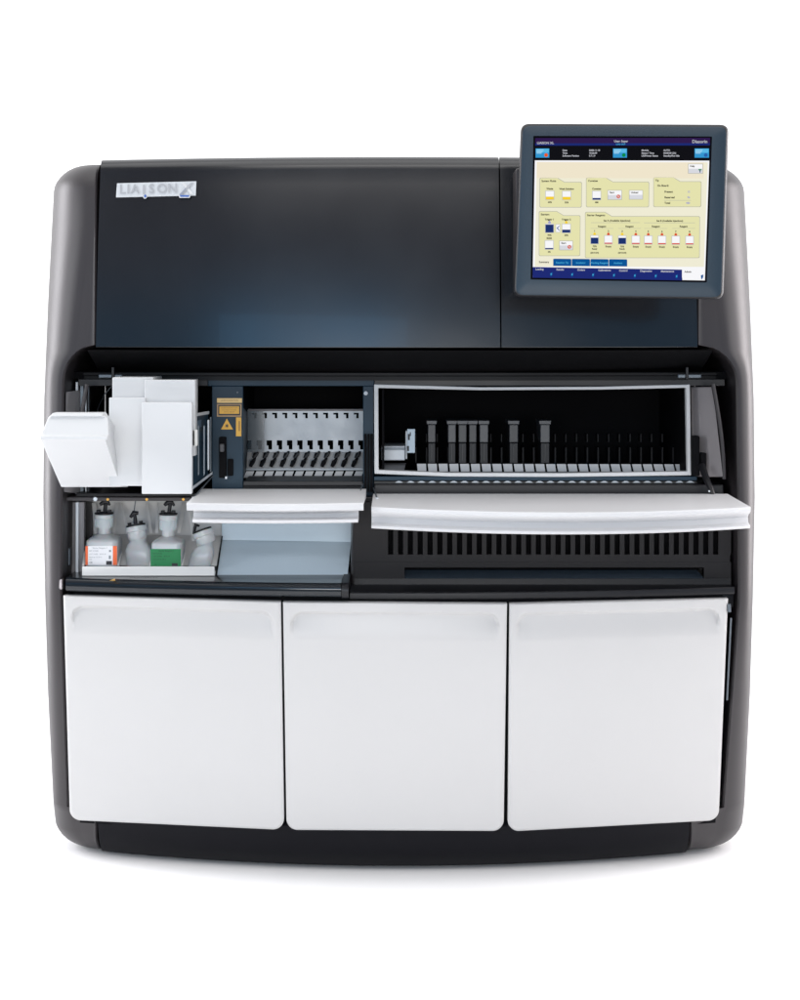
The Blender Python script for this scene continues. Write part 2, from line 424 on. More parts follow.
for i in range(12):
    for (dx0, py0, dx1, py1, ya, yb) in ((0, 452, -4.4, 458.3, .435, .415), (-3, 458.6, -7.6, 466.6, .413, .39)):
        cx = 258+i*10.2
        if cx+dx1 < 244: continue
        p0 = P(cx+dx0, py0, ya-.004); p1 = P(cx+dx1, py1, yb-.004)
        if p0.x > P(361, 0, .4).x: continue
        mb.tube([p0, lerp(p0, p1, .35), lerp(p0, p1, .5)+Vector((0, -.008, .002)), p1], [.0028, .0045, .0055, .0038], black, 8)
    p0 = P(254+i*10.2, 440.5, YR-.004)
mb.build('rack_clip_row', A)
mb = MB(); teeth = MB()
for i in range(12):
    a = 244+i*9.95; s_ = 1.6
    mb.pslab([(a+s_+.8, 471.2), (a+s_+8.6, 471.2), (a+7.4, 477.8), (a-.4, 477.8)], [.33, .33, .322, .322], .003, zinc)
    p = [(a+.8+s_-2, 480.6), (a+7.6+s_-2, 480.6), (a+5.4+s_-2, 478.8), (a+3+s_-2, 478.8)]
    teeth.pslab([p[3], p[2], p[1], p[0]], .24, .003, zinc)
mb.build('rack_floor_tile_row', A); teeth.build('rack_tooth_row', A)
mb = MB(); mb.pslab([(243.4, 408), (247, 412), (247, 466), (243.6, 478)], [.2, .42, .42, .2], .002, blue); mb.build('rack_cheek', A)
# semi-clear guard at the left of the rack
gl = mat('tinted_guard', (.06, .10, .13), .2)
gl.node_tree.nodes['Principled BSDF'].inputs['Alpha'].default_value = .4
mb = MB(); mb.pbox(247.5, 411, 264, 452, .40, .402, gl); mb.build('clear_guard', A)

# ---- right bay: white seal frame
mb = MB()
def seal(p): 
    pts = [P(*q, .166) for q in p]
    return pts
o_ = [(374, 384.2), (480, 387.2), (600, 386.6), (690, 384.4), (691.2, 475.4), (560, 477), (450, 476.6), (374.4, 473.8)]
i_ = [(378.2, 388), (480, 390.2), (600, 389.6), (686, 387.8), (687.6, 471.4), (560, 473.2), (450, 472.8), (378.6, 470)]
fo = [P(*q, .166) for q in o_]; fi = [P(*q, .166) for q in i_]; n = 8
bk = Vector((0, .02, 0)); vs = fo+fi+[v+bk for v in fo]+[v+bk for v in fi]; fs = []
for i in range(n):
    j = (i+1) % n
    fs += [[i, j, n+j, n+i], [i, 2*n+i, 2*n+j, j], [n+i, n+j, 3*n+j, 3*n+i], [2*n+i, 3*n+i, 3*n+j, 2*n+j]]
b = bmesh.new(); V = [b.verts.new(v) for v in vs]; [b.faces.new([V[k] for k in f]) for f in fs]; bmesh.ops.recalc_face_normals(b, faces=b.faces)
bmesh.ops.bevel(b, geom=[e for e in b.edges if e.calc_face_angle(0) > 1], offset=.0015, segments=2, affect='EDGES', profile=.5)
mb.bm(b, bright); mb.build('seal_frame', A)
# floor plates and dividers
mb = MB()
mb.pslab([(383, 463), (406, 463), (404, 471), (379, 471)], [.32, .32, .2, .2], .003, mat('grey_plate', (.22, .22, .23), .45, metal=.5)); 
for i in range(25):
    a = 417+i*10.75; sh = (a-400)*.006
    mb.pslab([(a, 463.8+i*.02), (a+9, 463.8+i*.02), (a+9.3+sh, 472.4), (a+.7+sh, 472.4)], [.32, .32, .312, .312], .003, zinc)
mb.build('lane_plate_row', A)
mb = MB()
fin = mat('dark_fin', (.008, .008, .010), .5, spec=.2)
for i in range(26):
    a = 415.2+i*10.72
    if 424 < a < 553 and i % 2: pass
    mb.pbox(a, 434, a+1.1, 442, .42, .46, fin); mb.pbox(a, 447.5, a+1.4, 463, .40, .46, fin)
mb.build('lane_divider_row', A)
mb = MB(); mb.pbox(381, 446, 405, 460.5, .3, .4, steel, .002); mb.pbox(381, 447.6, 405, 450, .296, .2999, steel_dark, .0004)
mb.build('metal_block', A)
mb = MB(); mb.pbox(407.2, 429, 415, 453, .33, .34, pale, .001); mb.pbox(405.6, 431, 407.1, 459, .33, .36, steel, .0006)
mb.pbox(408, 434, 409.8, 440, .3285, .3299, ink); mb.pbox(409.9, 432.3, 410.9, 436, .3285, .3299, ink); mb.pbox(407.3, 446, 409, 451, .3285, .3299, ink); 
mb.build('bracket', A)
# lever beside the right bay
mb = MB()
mb.pbox(693, 436, 700, 476, .14, .165, dull, .003); mb.pbox(701, 453, 706.5, 470, .14, .16, dull, .002)
mb.tube([P(702, 466, .13), P(706, 478, .1), P(710, 487, .07), P(714, 498.6, .06)], [.008, .0075, .006, .005], black, 8)
mb.lathe(P(709, 491, .06), [(.0001, .004), (.0018, .004), (.0018, 0)], steel, 10, M=sc)
mb.build('hinge_lever', A)
# ---- flip-down covers (open, horizontal)
def cover(xa, xb, yc_, ye, zt, th, lab, notch, hinge=.09):
    mb = MB(); xm = (xa+xb)/2; hw = (xb-xa)/2
    fo = lambda x: lerp(yc_, ye, ((x-xm)/hw)**2)
    xs = XS(xa, xb, 32)
    secs = []
    prof = [(0, 0), (-.002, -.003), (-.002, -.008), (.003, -.012), (.016, -.0165), (.024, -.023), (.020, -.033), (.004, -.038), (.003, -.042), (.008, -.044)]
    if notch: prof = [(0, 0), (-.003, -.003), (-.003, -.013), (.001, -.016), (.018, -.0178), (.026, -.023), (.022, -.031), (.003, -.034), (.004, -.039), (.008, -.041)]
    n = len(prof)+4
    vs = []; fs = []
    for i, x in enumerate(xs):
        y = fo(x); e = 0
        row = [(x, y+a, zt+b*th) for a, b in prof]
        row += [(x, y+.05, zt-.041*th), (x, y+.06, zt-.02), (x, hinge, zt-.015), (x, hinge, zt+.003)]
        vs += row
    for i in range(len(xs)-1):
        for j in range(n): a = i*n+j; c = i*n+(j+1) % n; fs.append([a, c, c+n, a+n])
    fs += [list(range(n))[::-1], [(len(xs)-1)*n+j for j in range(n)]]
    # the lower flange stops short of the ends when notched
    if notch:
        k = 0
        for i in (0, len(xs)-1):
            for j in range(4, len(prof)+2):
                v = vs[i*n+j]; vs[i*n+j] = (v[0]+(.012 if i == 0 else -.014), v[1], v[2])
    mb.add(vs, fs, white, True)
    o = mb.build('flip_down_cover', A, autosm=30); tag(o, lab); return o
z1 = P(0, 494, .08).z
cl = cover(-.404, -.069, -.205, -.185, P(0, 503.5, -.2).z, .93, 'narrow white flip-down cover below the centre bay', True, hinge=.07)
cr = cover(-.0545, .668, -.265, -.165, P(0, 511.5, -.25).z, .95, 'long bowed white flip-down cover below the right bay', False, hinge=.07)
for o, L in ((cl, ((213, 476, .14, 193.5, 497.5, -.08), (363, 484, .14, 358, 497.5, -.05))), (cr, ((373.6, 488, .14, 377, 498, -.02),))):
    for a, b, y, c, d, y2 in L:
        mb = MB(); mb.tube([P(a, b, y), P(c, d, y2)], .0014, steel_dark, 8); q = P(c, d, y2); mb.lathe(q-Vector((0, 0, .004)), [(.003, 0), (.003, .005)], steel, 10); mb.build('strut', o)

# ---- lower bay, left: back wall
mb = MB()
mb.pbox(64, 502, 84, 583, .2, .22, mat('grey_wall', (.22, .21, .22), .45), .002)
mb.pbox(75.5, 502, 78.5, 583, .17, .19, steel, .001); mb.pbox(79, 502, 84, 583, .18, .19, MATS['grey_wall'], .001)
mb.pbox(84.1, 502, 92, 571, .26, .27, body)
for (a, b, c, d) in ((64, 516, 69, 524), (65, 527, 68.5, 540), (63, 548, 70, 566)): mb.pbox(a, b, c, d, .16, .18, steel_dark, .003)
mb.build('inner_wall', A)
mb = MB()
mb.pslab([(222, 500), (352, 500), (351, 542), (222, 540)], [.27, .27, .27, .27], .004, pale)
mb.pslab([(222, 540.2), (351, 542.2), (347.5, 575.5), (215.5, 575)], [.27, .27, .13, .13], .004, pale)
mb.pslab([(215.5, 575.2), (347.5, 575.7), (347.2, 577.5), (215.2, 577)], [.13]*4, .004, bright)
mb.build('sloping_tray', A)
mb = MB()
mb.pslab([(351.6, 500), (354, 500), (354, 596), (350, 596)], [.27, .15, .12, .13], .004, body); mb.build('partition', A)
# ---- lower bay, right: vented panel
YV = .13; inner = mat('inner_charcoal', (.008, .0072, .0085), .5, spec=.22)
mb = MB()
mb.pbox(353, 502, 388, 562, YV, YV+.01, inner); mb.pbox(388, 502, 726, 528, YV, YV+.01, inner); mb.pbox(388, 554.6, 730, 562, YV, YV+.01, inner)
x = 388.0; i = 0
while x < 716:
    mb.pbox(x+5.3, 528, x+9.85, 554.6, YV, YV+.01, inner); x += 9.85; i += 1
mb.pbox(x, 528, 731, 554.6, YV, YV+.01, inner)
mb.pbox(388, 526, 726, 556, YV+.03, YV+.04, dull)
mb.build('vent_panel', A)
# stepped lower panel with long recess
mb = MB()
mb.pslab([(353, 562.1), (731, 562.1), (731, 567.5), (353, 567.5)], [YV]*4, .01, inner)
mb.pbox(353, 567.5, 404.5, 578.5, YV, YV+.01, inner); mb.pbox(704, 567.5, 731, 578.5, YV, YV+.01, inner)
mb.pslab([(404.5, 567.8), (698, 567.8), (698, 571), (404.5, 571)], YV+.05, .01, dull)
mb.pslab([(404.5, 570), (697, 570), (704, 578.5), (404.5, 578.5)], [YV+.03, YV+.03, YV+.002, YV+.002], .01, mat('recess_blue_black', (.03, .042, .056), .35))
mb.pbox(353, 578.6, 731, 590, YV, YV+.01, black)
mb.build('recessed_ledge', A)
# ---- countertop and lip
ZT = zof(577, .1)
def lipprof(z, y0=-.01, h=.028, r=.012):
    p = [(.30, z)]
    for i in range(7):
        a = math.pi/2*i/6; p.append((y0+r-r*math.sin(a), z-r+r*math.cos(a)))
    for i in range(7):
        a = math.pi/2*i/6; p.append((y0+r-r*math.cos(a), z-h+r-r*math.sin(a)))
    p += [(.30, z-h)]
    return p
mb = MB(); mb.sweep(lipprof(ZT), XS(-.685, -.118, 20), counter_m, yo=lambda x: .18*x*x+.01); mb.build('counter_ledge', A)
mb = MB(); mb.sweep(lipprof(ZT+.001, -.013, .031, .015), XS(-.117, -.103, 4), black, yo=lambda x: .18*x*x+.01); mb.build('ledge_end_cap', A)
mb = MB(); mb.sweep(lipprof(zof(588, .08), .012, .016, .004), XS(-.101, .688, 24), black, yo=lambda x: .16*x*x+.01)
mb.sweep(lipprof(zof(597.5, .06), .03, .03, .004), XS(-.69, .69, 24), black, yo=lambda x: .17*x*x+.01)
mb.build('counter_ledge', A)
mb = MB(); mb.pslab([(44, 579), (62, 579), (62, 590), (47, 590)], [.13, .09, .09, .13], .02, cheek, .003); mb.build('ledge_clip', A)
# ---- plinth and door backing
mb = MB(); XB = XS(-.675, .665, 30)
pr = []
for i in range(13):
    z = lerp(zof(596, .05), zof(835, .1), i/12); pr.append((.163*(z-.82)**2+.02, z))
mb.sweep(pr+[(.3, pr[-1][1]), (.3, pr[0][1])], XB, dull, yo=lambda x: .18*x*x)
mb.build('door_backing', A)
mb = MB(); xs = XS(-.636, .609, 30); rows = []
zt = zof(829, .1)+.012
for z, ins in [(zt+.012, .03), (zt, .012), (zt-.002, .004), (zt-.006, 0)]+[(lerp(zt-.006, .055, i/5), .0) for i in range(1, 6)]+[(.055-.054*math.sin(a*math.pi/12), .05*(1-math.cos(a*math.pi/12))) for a in range(1, 7)]:
    rows.append([(x, yf(x, z)+ins+.002, z) for x in xs])
rows.append([(x, .7, .002) for x in xs]); n = len(xs)
mb.add([v for r in rows for v in r], [[i*n+j, i*n+j+1, (i+1)*n+j+1, (i+1)*n+j] for i in range(len(rows)-1) for j in range(n-1)], mat('plinth_black', (.004, .004, .006), .5, spec=.12), True)
mb.build('plinth', A)
# ---- cabinet core: back, roof, under side
mb = MB(); mb.box(-.70, .70, .66, BACK-.01, .02, zof(175, .1), dull); mb.box(-.60, .60, .2, .66, zof(345, .1), zof(170, .2), dull); mb.box(-.62, .62, .25, .66, .02, .5, dull)
mb.build('rear_body', A)
# ---- doors
def door(TL, TR, BR, BL, lab, rc=11):
    NU, NV = 130, 150; mb = MB(); vs = []; H = (BL[1]-TL[1]); Wd = TR[0]-TL[0]
    def sm(t): t = min(max(t, 0), 1); return t*t*(3-2*t)
    uu = []
    for i in range(NU+1):
        t = i/NU; uu.append(t)
    ll = [0, .006, .02, .05]
    vv = [0, .003]+[.006+.17*(i/70) for i in range(71)]+[.176+(.95-.176)*(i/24) for i in range(1, 25)]+[.95+.05*math.sin(i/16*math.pi/2) for i in range(1, 17)]
    rows = []
    for v in vv:
        d = H*(1-v); cut = 0
        if d < rc: cut = rc-math.sqrt(max(rc*rc-(rc-d)**2, 0))
        row = []
        for u in uu:
            T = (lerp(TL[0], TR[0], u), lerp(TL[1], TR[1], u)); B = (lerp(BL[0], BR[0], u), lerp(BL[1], BR[1], u))
            px = lerp(T[0], B[0], v); py = lerp(T[1], B[1], v)
            px = px+cut*(1-2*u)
            # edge rounding and finger scoop
            ex = min(u, 1-u)*Wd; ey = min(v*H, (1-v)*H)
            e = min(ex, ey); off = .0025*(1-min(e/1.6, 1))**2
            sx = 7.0; X = ex-sx; Y = v*H-9.0
            R_ = 13
            dx = max(R_-X, 0); dy = max(R_-Y, 0)
            inside = R_-math.hypot(dx, dy) if (dx > 0 or dy > 0) else R_
            if X < 0 or Y < 0: inside = min(inside, 0)
            fade = 1-sm((Y)/30.0)
            mid = .62+.38*(abs(u-.5)*2)**3
            off += .014*sm(inside/3.2)*fade*mid
            q = F(px, py, off-.004); row.append(q)
        rows.append(row)
    n = NU+1; vs = [q for r in rows for q in r]
    m = len(rows)
    fs = [[i*n+j, i*n+j+1, (i+1)*n+j+1, (i+1)*n+j] for i in range(m-1) for j in range(n-1)]
    o = len(vs); bp = [q+Vector((0, .02, 0)) for q in rows[0]]+[r[-1]+Vector((0, .02, 0)) for r in rows[1:]]+[q+Vector((0, .02, 0)) for q in rows[-1][::-1][1:]]+[r[0]+Vector((0, .02, 0)) for r in rows[::-1][1:-1]]
    loop = [j for j in range(n)]+[i*n+n-1 for i in range(1, m)]+[(m-1)*n+j for j in range(n-2, -1, -1)]+[i*n for i in range(m-2, 0, -1)]
    K = len(loop); vs += bp
    fs += [[loop[k], loop[(k+1) % K], o+(k+1) % K, o+k] for k in range(K)]
    mb.add(vs, fs, door_m, True)
    ob = mb.build('door', A, autosm=50); tag(ob, lab); return ob
door((63.3, 595.5), (280.8, 601.8), (284.2, 829.5), (70, 820.5), 'leftmost of the three white lower doors')
door((283, 602), (507, 603.6), (503.6, 831), (286.6, 830), 'middle one of the three white lower doors')
door((509.4, 603.8), (728, 598.5), (718.6, 820.8), (507.6, 831), 'rightmost of the three white lower doors')
mb = MB(); mb.tube([P(728.8, 604, .09), P(729.3, 612, .09)], .004, steel_dark, 8); mb.tube([P(731, 618, .1), P(727, 700, .12)], .002, steel_dark, 6); mb.build('door_hinge', A)
# ---- nameplate
mb = MB(); NP = lambda off: (lambda px, py: F(px, py, -off))
q = NP(.004); r = NP(-.001)
fr_ = [q(117, 183.2), q(196.4, 181.2), q(195.8, 195.6), q(116, 197.4)]; bk_ = [r(117, 183.2), r(196.4, 181.2), r(195.8, 195.6), r(116, 197.4)]
mb.hexa(fr_+bk_, plate_m, .0006)
npl = mb.build('nameplate', A)
mb = MB(); f5 = NP(.0052)
for ch, px in zip('LIAISON', (122.5, 128.3, 135, 143.8, 151.6, 162, 172.6)):
    if ch == 'I' and px > 140:
        put_text(mb, 'I', px, 190.0, 13, letter_m, f5, bold=.24)
    else: put_text(mb, ch, px, 189.6-(px-122)*.02, 13, letter_m, f5, bold=.24)
mb.add([f5(a, b) for a, b in ((181.5, 182.6), (184.6, 182.6), (194, 194.6), (190.6, 194.6))], [[0, 1, 2, 3]], bright)
mb.add([NP(.0056)(a, b) for a, b in ((190.6, 182.8), (194, 182.8), (182.5, 194.4), (179, 194.4))], [[0, 1, 2, 3]], letter_m)
mb.build('lettering', npl)
mb = MB(); g = NP(.0060)
mb.add([g(a, b) for a, b in ((178.2, 195), (190.8, 195), (189.5, 197.8), (179.5, 197.8))], [[0, 1, 2, 3]], bright)
g = NP(.0064)
mb.add([g(a, b) for a, b in ((179.6, 195), (189.6, 195), (188.8, 196.8), (180.4, 196.8))], [[0, 1, 2, 3]], navyp)
mb.add([g(a, b) for a, b in ((179.4, 195), (180.8, 195.2), (186, 188.4), (185.4, 188))], [[0, 1, 2, 3]], mat('nameplate_slate', (.25, .28, .35), .4))
mb.build('emblem', npl); mb = MB()
g = NP(.0060); mb.add([g(145+2*math.cos(a/10*6.283), 196.6+2.2*math.sin(a/10*6.283)) for a in range(10)], [list(range(10))], plate_m)
g = NP(.0064); mb.add([g(145.2+1.2*math.cos(a/10*6.283), 196+1.6*math.sin(a/10*6.283)) for a in range(10)], [list(range(10))], navyp)
mb.build('emblem', npl)

# ================================================================ MONITOR
T0 = P(620, 211, -.12)
nrm = (Matrix.Rotation(math.radians(-3), 3, 'Z') @ Matrix.Rotation(math.radians(-7), 3, 'X') @ Vector((0, -1, 0))).normalized()
CAMP = Vector((0, -D, ZC))
def S(px, py, h=0):      # photo point on the monitor's tilted front plane
    d = P(px, py, 0)-CAMP; o = T0+nrm*h
    t = (o-CAMP).dot(nrm)/d.dot(nrm); return CAMP+d*t
MO = empty('touchscreen_monitor', tuple(P(620, 298, -.09)), 'slate-blue framed touchscreen monitor mounted at the upper right, tilted back and lit', 'monitor')
def rrect(c, r, n=6):      # c: TL TR BR BL in photo pixels
    out = []
    for i in range(4):
        p = Vector(c[i]); a = (Vector(c[i-1])-p).normalized(); b = (Vector(c[(i+1) % 4])-p).normalized()
        p0 = p+a*r; p1 = p+b*r
        for k in range(n+1):
            t = k/n; out.append(((1-t)**2)*p0+2*t*(1-t)*p+t*t*p1)
    return out
outer = [(520.8, 123.4), (728.8, 124.4), (723.4, 299.3), (513.4, 297)]
def shrink(c, d): 
    cx = sum(p[0] for p in c)/4; cy = sum(p[1] for p in c)/4
    return [(p[0]+(d if p[0] < cx else -d), p[1]+(d if p[1] < cy else -d)) for p in c]
scr = [(534.3, 136.6), (711.2, 137.2), (705.8, 281.6), (531.6, 278.4)]
mb = MB(); rings = [(outer, 9, -.045, 0), (outer, 9, -.012, 0), (shrink(outer, .8), 8.5, -.004, 0), (shrink(outer, 2.2), 8, -.001, 0), (shrink(outer, 3.4), 7.5, .0, 0)]
vs = []; fs = []; n = 28
for c, r, h, _ in rings: vs += [S(p[0], p[1], h) for p in rrect(c, r)]
inn = rrect([(533.4, 135.8), (712.1, 136.4), (706.8, 282.4), (530.6, 279.4)], .8); vs += [S(p[0], p[1], .0) for p in inn]; vs += [S(p[0], p[1], -.004) for p in inn]
for i in range(6): fs += [[i*n+k, i*n+(k+1) % n, (i+1)*n+(k+1) % n, (i+1)*n+k] for k in range(n)]
mb.add(vs, fs[:n*3], black, True); base = len(mb.v); mb.add(vs, fs[n*3:], slate, True); 
mb.add([S(p[0], p[1], -.045) for p in rrect(outer, 9)], [list(range(n))], black)
mb.build('frame', MO)
mb = MB(); mb.hexa([S(535, 150, -.0455), S(705, 150, -.0455), S(700, 290, -.0455), S(530, 290, -.0455)]+[v+Vector((0, .03, 0)) for v in (S(545, 160, -.0455), S(695, 160, -.0455), S(690, 280, -.0455), S(540, 280, -.0455))], black, .004); mb.build('rear_housing', MO)
mb = MB(); y1 = .07; mb.pbox(516, 168, 525, 292, -.05, .05, body, .004); mb.build('mounting_arm', MO)
# screen picture: one flat layered mesh
def em(n, c, s=1.0): return mat('screen_'+n, (.002, .002, .002), .15, spec=.05, emit=tuple(v*s for v in c))
e_w = em('white', (.93, .93, .95)); e_cream = em('cream', (.86, .83, .66)); e_sand = em('sand', (.86, .78, .60)); e_tab = em('tab', (.78, .76, .42)); e_line = em('line', (.45, .45, .38))
e_k = em('black', (.002, .002, .004)); e_pur = em('purple', (.025, .008, .07)); e_nav = em('navy', (.008, .02, .16)); e_ind = em('indigo', (.01, .02, .17)); e_blu = em('blue', (.0, .085, .30)); e_sky = em('sky', (.03, .30, .62))
e_or = em('orange', (.8, .10, .01)); e_g = em('green', (.0, .25, .06)); e_y = em('yellow', (.90, .62, .03)); e_r = em('red', (.70, .08, .03)); e_t = em('text', (.05, .045, .03)); e_lt = em('lighttext', (.5, .51, .56)); e_cy = em('cyan', (.05, .35, .62)); e_btn = em('button', (.68, .69, .74)); e_vio = em('violet', (.35, .35, .6)); e_db = em('darkblue', (.01, .03, .15))
sc_ = MB(); LH = [0]
def lay(k): return -.0035+k*.0003
# rows in the photo run almost level at the top and dip slightly at the lower right
def R(a, b, c, d, m, k=1):
    sc_.add([S(a, b, lay(k)), S(c, b, lay(k)), S(c, d, lay(k)), S(a, d, lay(k))], [[0, 1, 2, 3]], m)
def Q(pts, m, k=1): sc_.add([S(p[0], p[1], lay(k)) for p in pts], [list(range(len(pts)))], m)
def Tx(t, x, y, s, m=e_t, k=5, al='CENTER', b=.04): put_text(sc_, t, x, y, s*1.12, m, lambda a, c: S(a, c, lay(k)), al, bold=b+.05)
Q([(533.4, 135.8), (712.1, 136.4), (706.8, 282.4), (530.6, 279.4)], e_k, 0)
def le(py, dx=0): return lerp(534.3, 531.6, (py-136.6)/141.8)+1+dx     # left edge of the picture at a height
def re(py, dx=0): return lerp(711.2, 705.8, (py-137.2)/144.4)-1+dx
def band(y0, y1, m, k, a=0, b=0, dy=0): Q([(le(y0, a), y0), (re(y0, b), y0+dy), (re(y1, b), y1+dy), (le(y1, a), y1)], m, k)
band(138, 143.2, e_pur, 1, dy=-.2); band(143.2, 145.6, e_nav, 1, dy=-.2)
band(160.3, 277.5, e_w, 1, dy=.3); band(162, 266.5, e_cream, 2, 2, -1.5, .3); band(162, 178, e_sand, 3, 2, -5, .3)
Tx('LIAISON XL', 537, 143.0, 2.9, e_lt, al='LEFT'); Tx('User: Super', 614, 141.2, 2.6, e_lt, al='LEFT'); Tx('LOG OUT', 616, 144.2, 1.9, e_cy, al='LEFT'); Tx('Diasorin', 707.5, 141.6, 4, e_lt, al='RIGHT')
for a, c, dc in ((535.6, 549.3, e_or), (613, 627, e_g), (694.6, 709, em('dots', (.02, .12, .4)))):
    R(a, 148.4, c, 157.6, e_sky, 2); R(a+.5, 148.8, c-.5, 152.6, em('sky2', (.10, .48, .78)), 3)
    Q([(c-3.2+1.9*math.cos(t*.6283), 155+1.9*math.sin(t*.6283)) for t in range(10)], dc, 4)
    for j in range(3): R(a+1, 149.8+j*1.5, a+8-j, 150.4+j*1.5, em('pale', (.5, .75, .9)), 4)
for x, ws in ((562.5, ('Date', 'Time', 'Software Version')), (589, ('2008-11-18', '10:26:09', '0.7.1.9')), (641.5, ('Module', 'Status / Time', 'LIS/Printer Status')), (663.5, ('AUTO', '00:00:00 (2h)', 'Standby/Run Idle'))):
    for j, t in enumerate(ws): Tx(t, x, 150.3+j*2.75, 2.1, e_lt, al='LEFT', b=.03)
def folder(a, b, c, d, w, title):
    pts = [(a, b+1), (a+1, b), (a+w, b), (a+w+7, b+4.2), (c-1, b+4.2), (c, b+5.2), (c-.3, d-1), (c-1.3, d), (a+1, d), (a, d-1)]
    Q(pts, e_line, 3)
    q = [(x+(.5 if x < (a+c)/2 else -.5) if i not in (2, 3) else x-.2, y+(.5 if y < (b+d)/2 else -.5)) for i, (x, y) in enumerate(pts)]
    Q(q, e_tab, 4); Tx(title, a+2, b+3.4, 2.4, al='LEFT')
folder(539.5, 177.6, 582, 207.5, 18, 'System Fluids'); folder(586, 177.4, 649.3, 207.2, 20, 'Cuvettes'); folder(653.3, 177, 701.5, 207, 20, 'Tip')
folder(538.8, 211, 580.5, 256, 18, 'Starters'); folder(585, 211.8, 700, 258, 20, 'Starter Reagents')
def vial(x, y, fill, m, w=8, h=8.4, title=None, sub=None, top=None):
    R(x-w/2-.5, y-h/2-.5, x+w/2+.5, y+h/2+.5, e_lt, 5); R(x-w/2, y-h/2, x+w/2, y+h/2, e_w, 6); R(x-w/2, y+h/2-h*fill, x+w/2, y+h/2, m, 7)
    if title: Tx(title, x, y-h/2-2.4-(2.2 if top else 0), 2.2, k=6, b=.06)
    if sub: Tx(sub, x, y+h/2+2.8, 2.1, k=6)
    if top: Q([(x-1.3, y-h/2-2.2), (x, y-h/2-3.4), (x+1.3, y-h/2-2.2), (x+1.4, y-h/2-.6), (x-1.4, y-h/2-.6)], top, 8)
def btn(a, b, c, d, t, mk=None):
    R(a, b, c, d, e_line, 5); R(a+.5, b+.5, c-.5, d-.5, e_btn, 6); R(a+.5, b+.5, c-.5, (b+d)/2, e_w, 7); Tx(t, a+2, b+2.5, 2.2, k=8, al='LEFT')
    if mk: 
        Q([(c-3.6+1.9*math.cos(j*.6283), d-3.4+1.9*math.sin(j*.6283)) for j in range(10)], mk, 8); Q([(c-3.6+1.0*math.cos(j*.6283), d-3.4+1.0*math.sin(j*.6283)) for j in range(10)], e_btn, 9); Q([(c-4.8, d-2.6), (c-4.4, d-2.2), (c-2.4, d-4.2), (c-2.8, d-4.6)], mk, 10)
vial(549.8, 195.3, .35, e_y, title='Waste', sub='40%'); vial(566.6, 195.5, .35, e_y, title='Wash Solution', sub='20%'); vial(596.6, 195.4, .2, e_db, title='Cuvettes', sub='480')
btn(607.5, 190, 622, 199.8, 'Start', e_r); btn(629, 190, 643, 199.5, 'Unload'); btn(688, 163.6, 703, 173.6, 'Help'); R(698.5, 169, 701.6, 170.2, e_g, 8); R(699.6, 170.2, 700.6, 172.4, e_db, 8)
Tx('On Board:', 663, 185.6, 2.4, b=.06)
for j, (t, v) in enumerate((('Present', '12'), ('Reserved', '96'), ('Total', '480'))):
    Tx(t, 664.5, 191.8+j*5.6, 2.4, al='LEFT', b=.06, k=6); Tx(v, 690, 191.8+j*5.6, 2.4, e_vio, al='RIGHT', k=6)
R(664, 200.1, 691, 200.5, e_line, 5)
vial(549.5, 228.2, .95, e_db, title='Trigger 1', sub='90%', top=e_vio); vial(566.3, 228.3, .35, e_db, title='Trigger 2', sub='30%', top=e_y)
R(555.6, 224, 560.4, 232.4, e_line, 5); R(556, 224.4, 560, 232, e_w, 6); Q([(559.4, 225.5), (556.6, 228), (559.4, 231), (559.4, 230), (557.8, 228), (559.4, 226.4)], e_blu, 7)
vial(549.2, 244.9, .14, e_db, title='R350', sub='5%'); btn(559.2, 240.6, 573, 250.2, 'Start', e_r)
Tx('Set A (Available Injections)', 617, 220.6, 2.2, k=6, b=.05); Tx('Set B (Available Injections)', 669.8, 220.8, 2.2, k=6, b=.05)
R(591, 222.4, 640, 222.8, e_line, 5); R(644, 222.6, 695, 223, e_line, 5)
for x in (602, 629.5, 655.8, 683.6): Tx('Reagent', x, 226.4, 2.2, k=6, b=.05); R(x-11.5, 228.2, x+11.5, 228.5, e_line, 5)
for j, x in enumerate((594.6, 608.4, 622.2, 635.8, 648.3, 662, 675.8, 689.6)):
    full = j in (0, 2); yy = 239.6+j*.1
    vial(x, yy, .75 if full else .14, e_db if full else e_r, w=7.4, h=8, title=str(j+1), sub='75%' if full else 'Empty', top=e_y if full else e_r)
    if full: Tx('Ready', x, 248.9, 1.9, k=6); Tx('(2010-04)', x, 252.8, 1.9, k=6)
Tx('Summary', 544, 262, 2.4, k=5)
for j in range(4):
    a = 553.2+j*18.6; Q([(a, 259.2+j*.15), (a+.8, 258.6+j*.15), (a+17.4, 258.8+j*.15), (a+18.2, 259.4+j*.15), (a+18.2, 266+j*.15), (a, 265.8+j*.15)], e_blu, 4)
    Tx(('Reaction Tip', 'Incubator', 'Working Reagents', 'Ambient')[j], a+9, 262.6+j*.15, 2.2, e_cy, k=6)
Q([(le(268), 266.9), (682, 269.6), (682, 280.3), (le(277), 277.6)], e_ind, 4)
Q([(682.3, 269.6), (re(269), 269), (re(280), 280.4), (682.3, 280)], e_w, 4)
for j, t in enumerate(('Loading', 'Results', 'Orders', 'Calibrations', 'Control', 'Diagnostics', 'Maintenance')):
    x = 535.5+j*20.9; y = 269.2+j*.36; Tx(t, x, y, 2.3, e_lt, k=6, al='LEFT'); R(x+18.9, y-1.8, x+19.2, y+8.2, e_nav, 5)
    Q([(x+14.5, y+6.6), (x+15.3, y+3.6), (x+17, y+2.8), (x+16.8, y+5), (x+16.2, y+7)], e_blu, 6); R(x+15, y+4, x+16.4, y+5.6, e_cy, 7)
Tx('Admin', 684.5, 271.8, 2.3, e_t, k=6, al='LEFT'); Q([(700.8, 275.4), (703.4, 274.4), (703, 277.6), (701.4, 279.6)], e_blu, 6)
sc_.build('screen', MO)

